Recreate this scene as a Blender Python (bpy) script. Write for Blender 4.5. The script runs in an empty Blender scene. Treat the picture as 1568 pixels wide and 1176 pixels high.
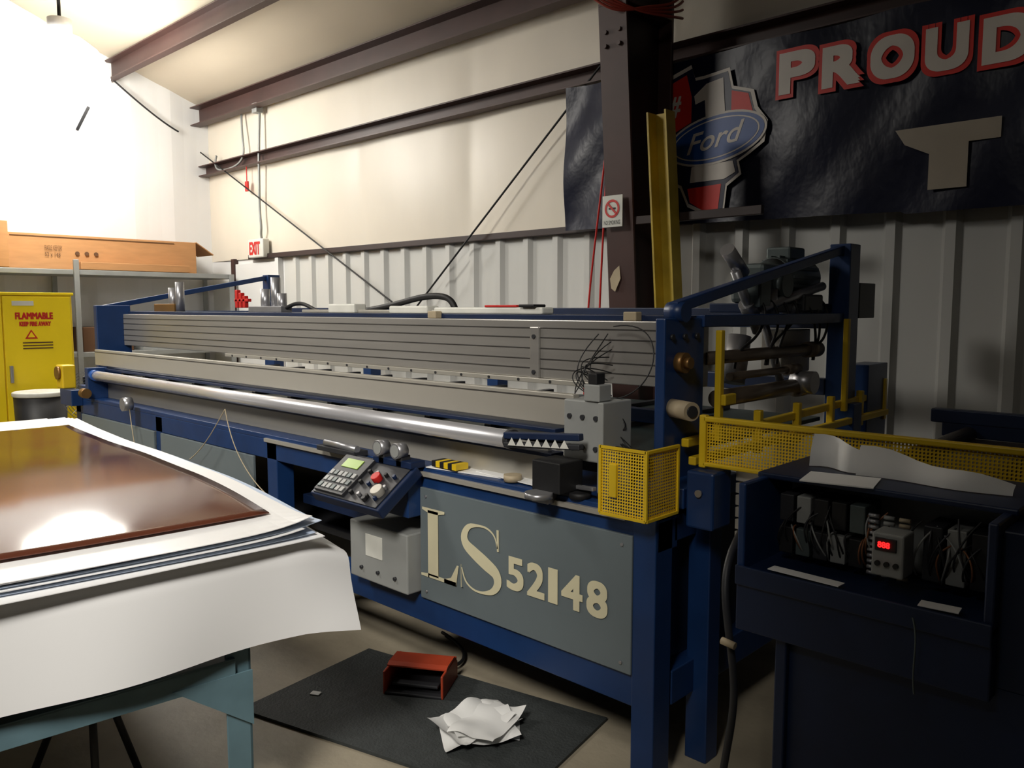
import bpy, bmesh, math, random
from mathutils import Vector, Matrix, noise
random.seed(7)
SC=bpy.context.scene
COL=SC.collection
def lin(c):
    c=c/255.0
    return c/12.92 if c<=.04045 else ((c+.055)/1.055)**2.4
def M(name,rgb,rough=.5,metal=0.0,var=.12,scale=6.0,bump=0.0,bscale=None,emit=None,spec=.5,coat=0.0,trans=0.0,stretch=None):
    m=bpy.data.materials.new(name);m.use_nodes=True
    nt=m.node_tree;N=nt.nodes;L=nt.links
    b=N['Principled BSDF']
    col=[lin(x) for x in rgb]
    tc=N.new('ShaderNodeTexCoord');mp=N.new('ShaderNodeMapping');L.new(tc.outputs['Object'],mp.inputs[0])
    if stretch: mp.inputs['Scale'].default_value=stretch
    nz=N.new('ShaderNodeTexNoise');nz.inputs['Scale'].default_value=scale;nz.inputs['Detail'].default_value=5
    L.new(mp.outputs[0],nz.inputs['Vector'])
    r=N.new('ShaderNodeValToRGB')
    r.color_ramp.elements[0].position=.3;r.color_ramp.elements[1].position=.7
    r.color_ramp.elements[0].color=[max(0,x*(1-var)) for x in col]+[1]
    r.color_ramp.elements[1].color=[min(1,x*(1+var)) for x in col]+[1]
    L.new(nz.outputs['Fac'],r.inputs[0]);L.new(r.outputs[0],b.inputs['Base Color'])
    b.inputs['Roughness'].default_value=rough;b.inputs['Metallic'].default_value=metal
    b.inputs['Specular IOR Level'].default_value=spec
    b.inputs['Coat Weight'].default_value=coat
    if bump:
        n2=N.new('ShaderNodeTexNoise');n2.inputs['Scale'].default_value=bscale or scale*3;n2.inputs['Detail'].default_value=4
        L.new(mp.outputs[0],n2.inputs['Vector'])
        bp=N.new('ShaderNodeBump');bp.inputs['Strength'].default_value=bump;bp.inputs['Distance'].default_value=.02
        L.new(n2.outputs['Fac'],bp.inputs['Height']);L.new(bp.outputs[0],b.inputs['Normal'])
    if emit:
        b.inputs['Emission Color'].default_value=[lin(x) for x in emit[0]]+[1];b.inputs['Emission Strength'].default_value=emit[1]
    return m
def perf(name,rgb,pitch=.010,thr=.40):
    m=M(name,rgb,.5,var=.1);nt=m.node_tree;N=nt.nodes;L=nt.links
    b=N['Principled BSDF'];o=N['Material Output']
    tc=[n for n in N if n.type=='TEX_COORD'][0]
    s=N.new('ShaderNodeSeparateXYZ');L.new(tc.outputs['Object'],s.inputs[0])
    def mt(op,a,c=None):
        q=N.new('ShaderNodeMath');q.operation=op
        for i,v in enumerate((a,c)):
            if v is None: continue
            if isinstance(v,(int,float)): q.inputs[i].default_value=v
            else: L.new(v,q.inputs[i])
        return q.outputs[0]
    k=math.pi/pitch
    u=mt('ADD',s.outputs[0],s.outputs[1])
    a=mt('SINE',mt('MULTIPLY',u,k));c=mt('SINE',mt('MULTIPLY',s.outputs[2],k))
    h=mt('GREATER_THAN',mt('ABSOLUTE',mt('MULTIPLY',a,c)),thr)
    t=N.new('ShaderNodeBsdfTransparent');mx=N.new('ShaderNodeMixShader')
    L.new(h,mx.inputs[0]);L.new(b.outputs[0],mx.inputs[1]);L.new(t.outputs[0],mx.inputs[2]);L.new(mx.outputs[0],o.inputs[0])
    return m
# ---- materials
mWallU=M('vinyl_insulation_white',(218,210,195),.42,var=.05,scale=1.5,bump=.35,bscale=2.2,stretch=(1,1,.35))
mWallL=M('endwall_white',(220,220,219),.6,var=.04,scale=1.2,bump=.15,bscale=3)
mCorr=M('corrugated_white_steel',(204,204,200),.4,var=.05,scale=2,stretch=(1,1,.3))
mCeil=M('ceiling_vinyl',(188,178,160),.5,var=.05,scale=1.2,bump=.3,bscale=2.0,stretch=(.5,1,1))
mDarkWall=M('low_bounce_dark_wall',(22,21,20),.9)  # near-black so the unseen walls bounce little light and the right stays dark
mFloor=M('concrete_floor',(166,156,136),.55,var=.25,scale=2.2,bump=.1,bscale=25)
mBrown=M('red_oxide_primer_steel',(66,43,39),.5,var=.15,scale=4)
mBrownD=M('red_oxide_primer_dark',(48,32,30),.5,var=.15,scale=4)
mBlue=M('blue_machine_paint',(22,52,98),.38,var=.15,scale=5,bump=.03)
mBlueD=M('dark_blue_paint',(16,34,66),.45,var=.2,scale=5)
mTeal=M('teal_bench_paint',(98,126,136),.45,var=.15,scale=9)
mPanel=M('grey_green_panel',(104,114,118),.4,var=.05,scale=3)
mGold=M('cream_gold_vinyl_lettering',(215,208,176),.35,var=.05)
mAlu=M('anodised_aluminium',(164,161,156),.3,.5,var=.08,scale=3,stretch=(.2,1,6))
mAluL=M('cream_beam_paint',(180,176,166),.32,.35,var=.07,scale=3,stretch=(.2,1,1))
mGroove=M('tslot_groove_dark',(60,58,56),.6)
mSteel=M('brushed_steel',(165,165,168),.35,.7,var=.1,scale=8)
mRoll=M('silver_tube',(222,222,226),.26,.6,var=.04,scale=3)
mRollB=M('worn_steel_roller',(118,106,94),.35,.6,var=.15,scale=6)
mDark=M('black_rubber',(20,20,22),.6,var=.2)
mDark2=M('dark_grey_plastic',(42,43,47),.5,var=.15)
mMat=M('rubber_floor_mat',(56,60,60),.75,var=.15,scale=20,bump=.3,bscale=90)
mYel=M('yellow_safety_paint',(222,186,30),.42,var=.1,scale=6)
mYelC=M('yellow_cabinet_enamel',(250,220,30),.4,var=.04,scale=2)
mYelP=M('worn_yellow_channel_paint',(175,150,45),.5,var=.2,scale=6)
mMesh=perf('yellow_perforated_mesh',(236,196,35))
mOr=M('orange_pedal_paint',(165,62,35),.5,var=.2)
mRed=M('red_paint',(195,35,30),.5,var=.08)
mWhite=M('white_paper',(238,238,236),.6,var=.02,scale=3,bump=.03)
mWhite2=M('white_laminate_sheet',(242,242,242),.4,var=.02,scale=2)
mEdge=M('blue_white_film_edge',(190,205,228),.5,var=.05)
mLam=M('brown_gloss_laminate',(88,48,34),.12,var=.08,scale=1.2,spec=.42)
mCard=M('cardboard',(178,130,84),.8,var=.08,scale=5,stretch=(1,1,6))
mCardD=M('cardboard_print',(90,60,35),.8)
mGrey=M('grey_shelf_steel',(150,152,150),.45,.3,var=.08)
mGreyM=M('grey_motor_casting',(88,98,98),.45,.3,var=.15)
mBed=M('bed_dark_green_grey',(40,52,52),.5,var=.2)
mBrass=M('brass',(140,105,60),.4,.6)
mBeige=M('beige_core_tube',(170,155,128),.6)
mNavy=M('navy_vinyl_banner',(14,19,46),.34,var=.2,scale=2,bump=.5,bscale=5.0,stretch=(1,1,.7),spec=.35)
mBW=M('banner_white_ink',(226,218,208),.45,var=.05)
mBR=M('banner_red_ink',(225,46,34),.45,var=.05)
mBB=M('banner_blue_ink',(36,84,160),.4,var=.05)
mBC=M('banner_cream_ink',(175,165,148),.45,var=.05)
mNav2=M('banner_navy_ink',(20,26,62),.4)
mLCD=M('green_lcd',(120,150,50),.3,emit=((130,165,40),.25))
mLED=M('red_led_digits',(200,20,20),.3,emit=((255,30,30),2.5))
mPlate=M('nameplate_white',(212,212,204),.5)
mBin=M('black_bin_plastic',(30,30,32),.5)
mBoxG=M('light_grey_enclosure',(145,147,145),.45,var=.06)
mWire=M('copper_wire',(140,92,62),.5,.3)
mOrC=M('orange_extension_cord',(160,58,42),.5)
mLampS=M('high_bay_diffuser',(255,255,255),.4,emit=((255,250,240),34))
mLampFill=M('added_fill_diffuser',(255,255,255),.4,emit=((255,250,240),14.0))  # glow of the two added unseen fixtures, strength set as fill light
mLampH=M('lamp_housing_aluminium',(200,200,200),.4,.6)

# ---- builders
def link(ob,par=None):
    COL.objects.link(ob)
    if par is not None: ob.parent=par
    return ob
def meshobj(name,verts,faces,mat,par=None,smooth=False,bev=0):
    me=bpy.data.meshes.new(name);me.from_pydata([tuple(v) for v in verts],[],faces);me.update()
    me.materials.append(mat)
    bm=bmesh.new();bm.from_mesh(me);bmesh.ops.recalc_face_normals(bm,faces=bm.faces);bm.to_mesh(me);bm.free()
    ob=bpy.data.objects.new(name,me);link(ob,par)
    if smooth:
        for p in me.polygons: p.use_smooth=True
    if bev:
        b=ob.modifiers.new('b','BEVEL');b.width=bev;b.segments=2;b.limit_method='ANGLE'
    return ob
class G:
    def __init__(s,name):
        s.e=bpy.data.objects.new(name,None);s.e.empty_display_size=.1;link(s.e)
    def box(s,n,x0,x1,y0,y1,z0,z1,m,bev=.004,rz=0,piv=None):
        v=[(x,y,z) for x in (x0,x1) for y in (y0,y1) for z in (z0,z1)]
        if rz:
            c=Vector(piv or ((x0+x1)/2,(y0+y1)/2,0));R=Matrix.Rotation(rz,3,'Z')
            c=Vector((c[0],c[1],0))
            v=[tuple(R@(Vector(p)-c)+c) for p in v]
        f=[(0,1,3,2),(4,6,7,5),(0,4,5,1),(2,3,7,6),(0,2,6,4),(1,5,7,3)]
        b=min(bev,abs(x1-x0)/3,abs(y1-y0)/3,abs(z1-z0)/3)
        return meshobj(n,v,f,m,s.e,bev=b)
    def beam(s,n,p1,p2,w,h,m,bev=.004):
        p1=Vector(p1);p2=Vector(p2);d=(p2-p1).normalized()
        up=Vector((0,0,1)) if abs(d.z)<.9 else Vector((0,1,0))
        a=d.cross(up).normalized();b=a.cross(d).normalized()
        v=[p+a*i*w/2+b*j*h/2 for p in (p1,p2) for i in (-1,1) for j in (-1,1)]
        f=[(0,1,3,2),(4,6,7,5),(0,4,5,1),(2,3,7,6),(0,2,6,4),(1,5,7,3)]
        return meshobj(n,v,f,m,s.e,bev=min(bev,w/3,h/3))
    def cyl(s,n,p1,p2,r,m,r2=None,seg=24,bev=0):
        p1=Vector(p1);p2=Vector(p2);d=(p2-p1);L=d.length
        bm=bmesh.new();bmesh.ops.create_cone(bm,cap_ends=True,segments=seg,radius1=r,radius2=r if r2 is None else r2,depth=L)
        R=d.to_track_quat('Z','Y').to_matrix().to_4x4();R.translation=(p1+p2)/2
        bmesh.ops.transform(bm,matrix=R,verts=bm.verts)
        me=bpy.data.meshes.new(n);bm.to_mesh(me);bm.free();me.materials.append(m)
        for p in me.polygons: p.use_smooth=len(p.vertices)==4
        ob=bpy.data.objects.new(n,me);link(ob,s.e)
        if bev:
            b=ob.modifiers.new('b','BEVEL');b.width=bev;b.segments=2;b.limit_method='ANGLE'
        return ob
    def wire(s,n,pts,r,m):
        c=bpy.data.curves.new(n,'CURVE');c.dimensions='3D';c.bevel_depth=r;c.bevel_resolution=2;c.resolution_u=8
        sp=c.splines.new('NURBS');sp.points.add(len(pts)-1)
        for i,p in enumerate(pts): sp.points[i].co=(*p,1)
        sp.use_endpoint_u=True;sp.order_u=min(4,len(pts))
        c.materials.append(m);ob=bpy.data.objects.new(n,c);return link(ob,s.e)
    def poly(s,n,pts,thick,m,axis='y',at=0):
        k=len(pts)
        if axis=='y': v=[(a,at,z) for a,z in pts]+[(a,at+thick,z) for a,z in pts]
        elif axis=='x': v=[(at,a,z) for a,z in pts]+[(at+thick,a,z) for a,z in pts]
        else: v=[(a,b,at) for a,b in pts]+[(a,b,at+thick) for a,b in pts]
        f=[tuple(range(k)),tuple(range(2*k-1,k-1,-1))]+[(i,(i+1)%k,(i+1)%k+k,i+k) for i in range(k)]
        return meshobj(n,v,f,m,s.e)
    def text(s,n,t,a0,a1,z0,z1,at,m,face='-y',off=0.0,shear=0,zslope=0,bold=0):
        c=bpy.data.curves.new(n,'FONT');c.body=t;c.size=1;c.offset=off;c.shear=shear
        o=bpy.data.objects.new('tmp',c);COL.objects.link(o);bpy.context.view_layer.update()
        me=bpy.data.meshes.new_from_object(o.evaluated_get(bpy.context.evaluated_depsgraph_get()))
        bpy.data.objects.remove(o)
        vs=[(v.co.x,v.co.y) for v in me.vertices];fs=[tuple(p.vertices) for p in me.polygons]
        x0,x1=min(q[0] for q in vs),max(q[0] for q in vs);y0,y1=min(q[1] for q in vs),max(q[1] for q in vs)
        shifts=[(0,0)]
        if bold: shifts=[(bold*a_,bold*b_) for a_,b_ in((-1,-1),(-1,0),(-1,1),(0,1),(1,1),(1,0),(1,-1),(0,-1),(0,0))]
        V=[];Fc=[]
        for si,(dx,dz) in enumerate(shifts):
            base=len(V)
            for (px,py) in vs:
                fx=(px-x0)/(x1-x0);fy=(py-y0)/(y1-y0)
                a=a0+bold+(a1-a0-2*bold)*fx+dx;z=z0+bold+(z1-z0-2*bold)*fy+zslope*fx+dz
                e=-.00012*si
                V.append((a,at+e,z) if face=='-y' else ((at-e,a,z) if face=='+x' else (a,z,at)))
            Fc+=[tuple(i+base for i in f_) for f_ in fs]
        m2=bpy.data.meshes.new(n);m2.from_pydata(V,[],Fc);m2.materials.append(m)
        bpy.data.meshes.remove(me)
        return link(bpy.data.objects.new(n,m2),s.e)

# ================= ROOM =================
XL,XR,YB,YF=-9.5,2.6,4.7,-4.2
def ceilz(y): return 3.93+.36*(YB-y)
meshobj('floor',[(XL,YF,0),(XR,YF,0),(XR,YB,0),(XL,YB,0),(XL,YF,-.1),(XR,YF,-.1),(XR,YB,-.1),(XL,YB,-.1)],[(0,1,2,3),(4,5,6,7),(0,1,5,4),(1,2,6,5),(2,3,7,6),(3,0,4,7)],mFloor)
nx,nz=240,8
v=[];f=[]
for j in range(nz+1):
    for i in range(nx+1):
        x=XL+(XR-XL)*i/nx;z=2.15+(3.97-2.15)*j/nz
        ph=((x+9.5)/1.52)%1.0
        y=YB-.035*abs(math.sin(ph*math.pi))**.6*(math.sin(math.pi*min(1,max(0,(z-2.15)/1.1)))*.5+.5)+.006*noise.noise((x*2,z*1.5,0))
        v.append((x,y,z))
for j in range(nz):
    for i in range(nx):
        a=j*(nx+1)+i;f.append((a,a+1,a+nx+2,a+nx+1))
k=len(v);v+=[(XL,YB+.1,2.15),(XR,YB+.1,2.15),(XR,YB+.1,3.97),(XL,YB+.1,3.97)];f.append((k,k+1,k+2,k+3))
meshobj('wall_back',v,f,mWallU,smooth=True)
prof=[];x=-7.85
while x<XR-.35:
    prof+=[(x,YB),(x+.20,YB),(x+.225,YB-.035),(x+.275,YB-.035)];x+=.30
prof.append((x,YB))
v=[(a,b,0) for a,b in prof]+[(a,b,2.16) for a,b in prof];k=len(prof)
f=[(i,i+1,i+1+k,i+k) for i in range(k-1)]
meshobj('wall_back_wainscot',v,f,mCorr)
meshobj('wall_back_lower_panel',[(XL,YB,0),(-7.85,YB,0),(-7.85,YB,2.16),(XL,YB,2.16),(XL,YB+.05,0),(-7.85,YB+.05,0),(-7.85,YB+.05,2.16),(XL,YB+.05,2.16)],[(0,1,2,3),(4,5,6,7),(0,1,5,4),(3,2,6,7)],mWallL)
v=[];f=[];n=60
for i in range(n+1):
    y=YF+(YB-YF)*i/n;o=.012 if i%3==0 else 0
    v+=[(XL+o,y,0),(XL+o,y,ceilz(y)+.02)]
for i in range(n): a=2*i;f.append((a,a+2,a+3,a+1))
meshobj('wall_left',v,f,mWallL)
meshobj('wall_right',[(XR,YF,0),(XR,YB,0),(XR,YB,ceilz(YB)),(XR,YF,ceilz(YF))],[(0,1,2,3)],mDarkWall)
meshobj('wall_front',[(XL,YF,0),(XR,YF,0),(XR,YF,ceilz(YF)),(XL,YF,ceilz(YF))],[(0,1,2,3)],mDarkWall)
v=[];f=[];nx,ny=60,12
for j in range(ny+1):
    for i in range(nx+1):
        x=XL+(XR-XL)*i/nx;y=YF+(YB-YF)*j/ny
        v.append((x,y,ceilz(y)+.03*noise.noise((x*1.2,y*1.2,3))-.0))
for j in range(ny):
    for i in range(nx):
        a=j*(nx+1)+i;f.append((a,a+1,a+nx+2,a+nx+1))
meshobj('ceiling',v,f,mCeil,smooth=True)
def channel(name,p1,p2,w,h,m,t=.012):
    g=G(name);p1=Vector(p1);p2=Vector(p2)
    g.beam('web',p1,p2,t,h,m,.001)
    for s_ in(-1,1):
        o=Vector((0,-w/2,s_*(h/2)))
        g.beam('flange_%d'%(s_+2),p1+o,p2+o,w,t,m,.001)
    return g
channel('trim_1',(XL+.02,4.66,3.21),(XR,4.66,3.21),.1,.11,mBrown)
channel('trim_2',(XL+.02,4.6,3.83),(XR,4.6,3.83),.12,.2,mBrown)
for i,y in enumerate((3.62,2.1,.6,-.9,-2.4)):
    channel('ceiling_purlin' if i==0 else 'ceiling_purlin.%03d'%i,(XL+.02,y,ceilz(y)-.16),(XR,y,ceilz(y)-.16),.08,.2,mBrown)
g=G('trim_3');g.box('rail',-8.5,XR,4.63,4.7,2.14,2.19,mBrownD);g.box('jamb',-7.95,-7.88,4.64,4.7,0,2.14,mWallL)
g=G('door_1');g.box('slab',-8.85,-7.97,4.66,4.695,.01,2.1,mWallL);g.box('frame',-8.92,-8.85,4.64,4.7,0,2.16,mBrown);g.cyl('knob',(-8.1,4.66,1.0),(-8.1,4.6,1.0),.03,mSteel)

g=G('steel_frame_column')
def hexa(n,A,B,m,par):
    return meshobj(n,A+B,[(0,1,2,3),(4,7,6,5),(0,4,5,1),(1,5,6,2),(2,6,7,3),(3,7,4,0)],m,par)
yi0,yi1=4.27,4.0
hexa('inner_flange',[(-3.1,yi0,0),(-2.9,yi0,0),(-2.9,yi0+.015,0),(-3.1,yi0+.015,0)],[(-3.1,yi1,3.4),(-2.9,yi1,3.4),(-2.9,yi1+.015,3.4),(-3.1,yi1+.015,3.4)],mBrown,g.e)
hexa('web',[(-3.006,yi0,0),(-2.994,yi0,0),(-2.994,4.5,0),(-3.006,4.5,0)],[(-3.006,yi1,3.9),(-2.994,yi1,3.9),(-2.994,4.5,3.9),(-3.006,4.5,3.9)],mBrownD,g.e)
g.box('outer_flange',-3.1,-2.9,4.49,4.515,0,3.9,mBrown)
g.box('haunch_stiffener',-3.1,-2.9,4.0,4.5,3.38,3.4,mBrown)
for i in range(4): g.cyl('bolt_%d'%i,(-3.05+.1*(i%2),4.02,3.15+.08*(i//2)),(-3.05+.1*(i%2),4.0,3.15+.08*(i//2)),.013,mBrown)
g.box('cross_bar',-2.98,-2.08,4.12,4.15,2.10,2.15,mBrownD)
g.box('base_plate',-3.15,-2.85,4.2,4.55,0,.02,mBrown)
g.poly('peeled_tag',[(-3.07,1.72),(-3.04,1.70),(-3.0,1.78),(-3.01,1.86),(-3.05,1.83),(-3.08,1.78)],.002,mBeige,at=4.12)
g=G('steel_roof_rafter')
hexa('rafter_lower_flange',[(-3.1,4.0,3.42),(-2.9,4.0,3.42),(-2.9,4.0,3.44),(-3.1,4.0,3.44)],[(-3.1,-4,6.0),(-2.9,-4,6.0),(-2.9,-4,6.02),(-3.1,-4,6.02)],mBrown,g.e)
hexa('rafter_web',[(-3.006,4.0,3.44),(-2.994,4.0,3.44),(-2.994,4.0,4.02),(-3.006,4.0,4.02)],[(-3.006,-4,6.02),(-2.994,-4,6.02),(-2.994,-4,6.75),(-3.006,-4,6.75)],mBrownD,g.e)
def ring(g,n,cx,cz,r,w,at,m,seg=32,face='y'):
    v=[];f=[]
    for i in range(seg):
        a=2*math.pi*i/seg
        for rr in(r-w/2,r+w/2):
            p=(cx+rr*math.cos(a),cz+rr*math.sin(a));v.append((p[0],at,p[1]) if face=='y' else (at,p[0],p[1]))
    for i in range(seg): a=2*i;b=(2*i+2)%(2*seg);f.append((a,a+1,b+1,b))
    return meshobj(n,v,f,m,g.e)
g=G('no_smoking_sign')
g.box('plate',-3.095,-2.945,4.055,4.06,2.09,2.28,mPlate,.001,)
ring(g,'red_ring',-3.02,2.20,.048,.014,4.052,mRed)
g.beam('red_slash',(-3.053,4.052,2.233),(-2.987,4.052,2.167),.004,.012,mRed,0)
g.box('cigarette',-3.045,-2.995,4.052,4.054,2.196,2.206,mDark,0)
g.text('caption','NO SMOKING',-3.08,-2.96,2.105,2.13,4.052,mDark)
g=G('orange_extension_cord')
for k in range(4):
    g.wire('loop_%d'%k,[(-3.3-.05*k,3.85,3.75),(-3.1,3.85,3.5-.02*k),(-2.95,3.95,3.37-.03*k),(-2.82,4.1,3.3+.02*k),(-2.75,4.3,3.32+.02*k),(-2.8,4.45,3.36+.05*k)],.008,mOrC)
g=G('red_hanging_cord')
g.wire('cord_1',[(-3.2,4.25,2.75),(-3.3,4.3,2.3),(-3.4,4.35,1.9),(-3.47,4.38,1.5),(-3.5,4.4,1.0)],.007,mRed)
g.wire('cord_2',[(-3.2,4.25,2.75),(-3.26,4.3,2.3),(-3.33,4.35,1.8),(-3.36,4.38,1.5),(-3.4,4.4,1.0)],.007,mRed)
g=G('yellow_channel_post')
B0=Vector((-2.50,4.06,0));T0=Vector((-2.69,4.06,2.72))
for nme,o,w,h in(('web',(0,.045,0),.13,.012),('flange_left',(-.06,0,0),.012,.09),('flange_right',(.06,0,0),.012,.09)):
    a=B0+Vector(o);b=T0+Vector(o)
    hexa(nme,[(a.x-w/2,a.y-h/2,0),(a.x+w/2,a.y-h/2,0),(a.x+w/2,a.y+h/2,0),(a.x-w/2,a.y+h/2,0)],[(b.x-w/2,b.y-h/2,b.z),(b.x+w/2,b.y-h/2,b.z),(b.x+w/2,b.y+h/2,b.z),(b.x-w/2,b.y+h/2,b.z)],mYelP,g.e)
# banner
g=G('vinyl_banner')
def by(x,z): return 4.548+.008*math.sin(x*7+z*2.5)+.005*math.sin(x*11-z*9)
nx,nz=160,24;v=[];f=[]
for j in range(nz+1):
    for i in range(nx+1):
        x=-3.8+4.8*i/nx;zt=3.15-.012*abs(math.sin(x*4));zb=2.15-.03*(x+3.8)/1.5
        if x>-1.5: zb=2.09
        z=zb+(zt-zb)*j/nz
        amp=2.2 if x<-3.2 else 1
        v.append((x,4.548+(by(x,z)-4.548)*amp,z))
for j in range(nz):
    for i in range(nx):
        a=j*(nx+1)+i;f.append((a,a+1,a+nx+2,a+nx+1))
meshobj('sheet',v,f,mNavy,g.e,smooth=True)
yb=4.528
for ch,x0,x1,za,zb_ in(('P',-2.20,-1.99,2.81,3.04),('R',-1.95,-1.74,2.80,3.02),('O',-1.69,-1.47,2.79,3.01),('U',-1.42,-1.22,2.78,3.00),('D',-1.16,-.94,2.77,2.99)):
    g.text('letter_red',ch,x0-.02,x1+.02,za-.022,zb_+.022,yb,mBR,bold=.032)
    g.text('letter_white',ch,x0,x1,za,zb_,yb-.004,mBW,bold=.014)
g.poly('letter_T',[(-1.55,2.52),(-1.06,2.52),(-1.06,2.42),(-1.20,2.42),(-1.20,2.20),(-1.38,2.20),(-1.38,2.38),(-1.50,2.44)],.002,mBC,at=yb)
def L2(p): return (-2.60+(p[0]-1098)*.0047,2.61-(p[1]-218)*.0043)
out=[(1012,120),(1060,105),(1066,124),(1080,124),(1116,120),(1122,146),(1150,156),(1156,180),(1170,200),(1166,228),(1146,242),(1132,250),(1136,268),(1116,282),(1112,322),(1085,320),(1058,306),(1046,278),(1020,264),(1005,240),(1005,150)]
cx,cy=1085,212
g.poly('logo_outline',[L2(p) for p in out],.001,mBW,at=yb)
g.poly('logo_inner',[L2((cx+(p[0]-cx)*.93,cy+(p[1]-cy)*.95)) for p in out],.001,mNav2,at=yb-.002)
g.poly('logo_red_left',[L2(p) for p in((1020,130),(1054,118),(1062,150),(1062,186),(1030,200),(1015,190))],.001,mBR,at=yb-.004)
g.poly('logo_red_right',[L2(p) for p in((1120,152),(1143,160),(1150,186),(1120,184))],.001,mBR,at=yb-.004)
g.poly('logo_red_base',[L2(p) for p in((1058,280),(1108,278),(1104,314),(1080,312),(1062,300))],.001,mBR,at=yb-.004)
g.poly('logo_one',[L2(p) for p in((1066,150),(1084,136),(1108,132),(1112,186),(1084,188),(1082,158),(1068,162))],.001,mBW,at=yb-.006)
g.poly('logo_one_base',[L2(p) for p in((1064,250),(1124,248),(1128,264),(1112,272),(1062,272))],.001,mBW,at=yb-.006)
def ell(n,rx,rz,at,m,tilt=.12):
    pts=[]
    for i in range(40):
        a=2*math.pi*i/40;x=rx*math.cos(a);z=rz*math.sin(a);pts.append((-2.60+x*math.cos(tilt)-z*math.sin(tilt),2.625+x*math.sin(tilt)+z*math.cos(tilt)))
    g.poly(n,pts,.001,m,at=at)
ell('oval_white',.34,.150,yb-.008,mBW);ell('oval_blue_rim',.325,.136,yb-.010,mBB);ell('oval_line',.295,.118,yb-.012,mBW);ell('oval_blue',.285,.110,yb-.014,mBB)
g.text('oval_script','Ford',-2.79,-2.40,2.545,2.665,yb-.016,mBW,off=.01,shear=.35,zslope=.05)
g.text('hash','#',-2.93,-2.84,2.79,2.92,yb-.008,mBW,shear=.2,bold=.004)

g=G('electrical_conduit')
g.wire('pipe_1',[(-8.15,4.63,3.75),(-8.15,4.60,3.3),(-8.15,4.60,3.0),(-8.17,4.6,2.6),(-8.12,4.6,2.45),(-8.2,4.62,2.38),(-8.2,4.66,2.3)],.014,mGrey)
g.wire('pipe_2',[(-8.55,4.63,3.75),(-8.5,4.6,3.5),(-8.45,4.6,3.35),(-8.5,4.6,3.2),(-8.9,4.6,3.15),(-9.2,4.6,3.2),(-9.1,4.6,3.35)],.012,mGrey)
g.box('junction_box',-8.2,-8.1,4.56,4.64,3.68,3.78,mBoxG)
g=G('exit_sign');g.box('housing',-8.40,-8.08,4.58,4.66,2.15,2.35,mPlate,.01);g.text('exit_letters','EXIT',-8.37,-8.14,2.18,2.32,4.578,mRed,bold=.006)
g=G('red_pull_tag');g.wire('string',[(-8.42,4.6,3.15),(-8.42,4.6,2.98)],.006,mRed);g.box('tag',-8.45,-8.39,4.59,4.61,2.88,2.99,mRed)
g=G('wall_brace_rod');g.wire('rod_1',[(-3.05,4.6,3.66),(-3.81,4.58,3.02),(-5.43,4.56,1.66),(-7.4,4.56,.02)],.008,mDark);
g.wire('rod_2',[(-9.45,4.58,3.43),(-8.2,4.58,2.82),(-5.70,4.56,1.58),(-3.1,4.58,.3)],.008,mDark)
g=G('ceiling_brace_rod');g.wire('rod',[(-9.4,3.6,4.06),(-9.4,4.05,3.72),(-9.4,4.30,3.62)],.010,mDark)

g=G('storage_shelf')
for z in(.3,1.1,1.93): g.box('shelf_board',-9.42,-8.8,1.5,4.6,z,z+.05,mGrey)
for y in(1.55,2.9,4.55):
    for x in(-9.46,-8.80): g.box('shelf_post',x,x+.03,y,y+.05,0,2.08 if y==2.9 else 1.98,mGrey)
g.box('shelf_items',-9.3,-8.9,3.0,3.5,1.15,1.4,mCardD);g.box('shelf_items_b',-9.3,-8.9,3.6,4.0,1.15,1.32,mBoxG)
g=G('cardboard_carton')
g.box('long_carton',-9.4,-8.96,1.3,4.25,1.985,2.33,mCard,.006);
g.box('side_flap',-8.962,-8.955,2.4,4.0,2.30,2.308,mCardD,0)
g.text('printing','FRAGILE  KEEP DRY',2.70,2.86,2.17,2.22,-8.95,mCardD,face='+x');g.text('printing_b','52 x 148',2.70,2.84,2.11,2.15,-8.95,mCardD,face='+x')
for k in range(3): g.cyl('logo_%d'%k,(-8.958,3.0+.09*k,2.15),(-8.948,3.0+.09*k,2.15),.02,mCardD)
g.beam('open_flap',(-9.15,4.25,2.33),(-9.15,4.45,2.2),.4,.01,mCard,0)
g.box('flat_carton',-8.94,-8.81,1.2,2.35,1.985,2.42,mCard,.006)
g.box('lower_carton',-8.94,-8.81,2.98,4.1,1.985,2.06,mCard,.004)
g=G('flammable_storage_cabinet')
g.box('body',-8.47,-8.02,1.5,2.62,.06,1.73,mYelC,.012)
g.box('door_left',-8.02,-8.0,1.52,2.05,.1,1.70,mYelC,.006);g.box('door_right',-8.02,-8.0,2.06,2.6,.1,1.70,mYelC,.006)
g.box('base',-8.45,-8.04,1.52,2.6,0,.06,mDark)
g.box('top_lip',-8.48,-8.0,1.49,2.63,1.71,1.735,mYelC)
g.box('handle',-8.0,-7.97,2.085,2.11,.95,1.1,mSteel)
g.text('label_flammable','FLAMMABLE',2.15,2.45,1.50,1.56,-7.997,mRed,face='+x',bold=.003)
g.text('label_keep','KEEP FIRE AWAY',2.18,2.43,1.44,1.48,-7.997,mRed,face='+x',bold=.002)
g.poly('label_triangle',[(2.22,1.33),(2.32,1.33),(2.27,1.41)],.002,mRed,axis='x',at=-7.998)
g.poly('label_triangle_in',[(2.24,1.342),(2.30,1.342),(2.27,1.392)],.002,mYelC,axis='x',at=-7.996)
for k in range(3): g.box('small_print',-7.999,-7.997,2.2,2.44,1.29-.025*k,1.30-.025*k,mCardD,0)
g.box('sticker',-7.999,-7.996,2.13,2.3,1.62,1.66,mPlate,0)
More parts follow.
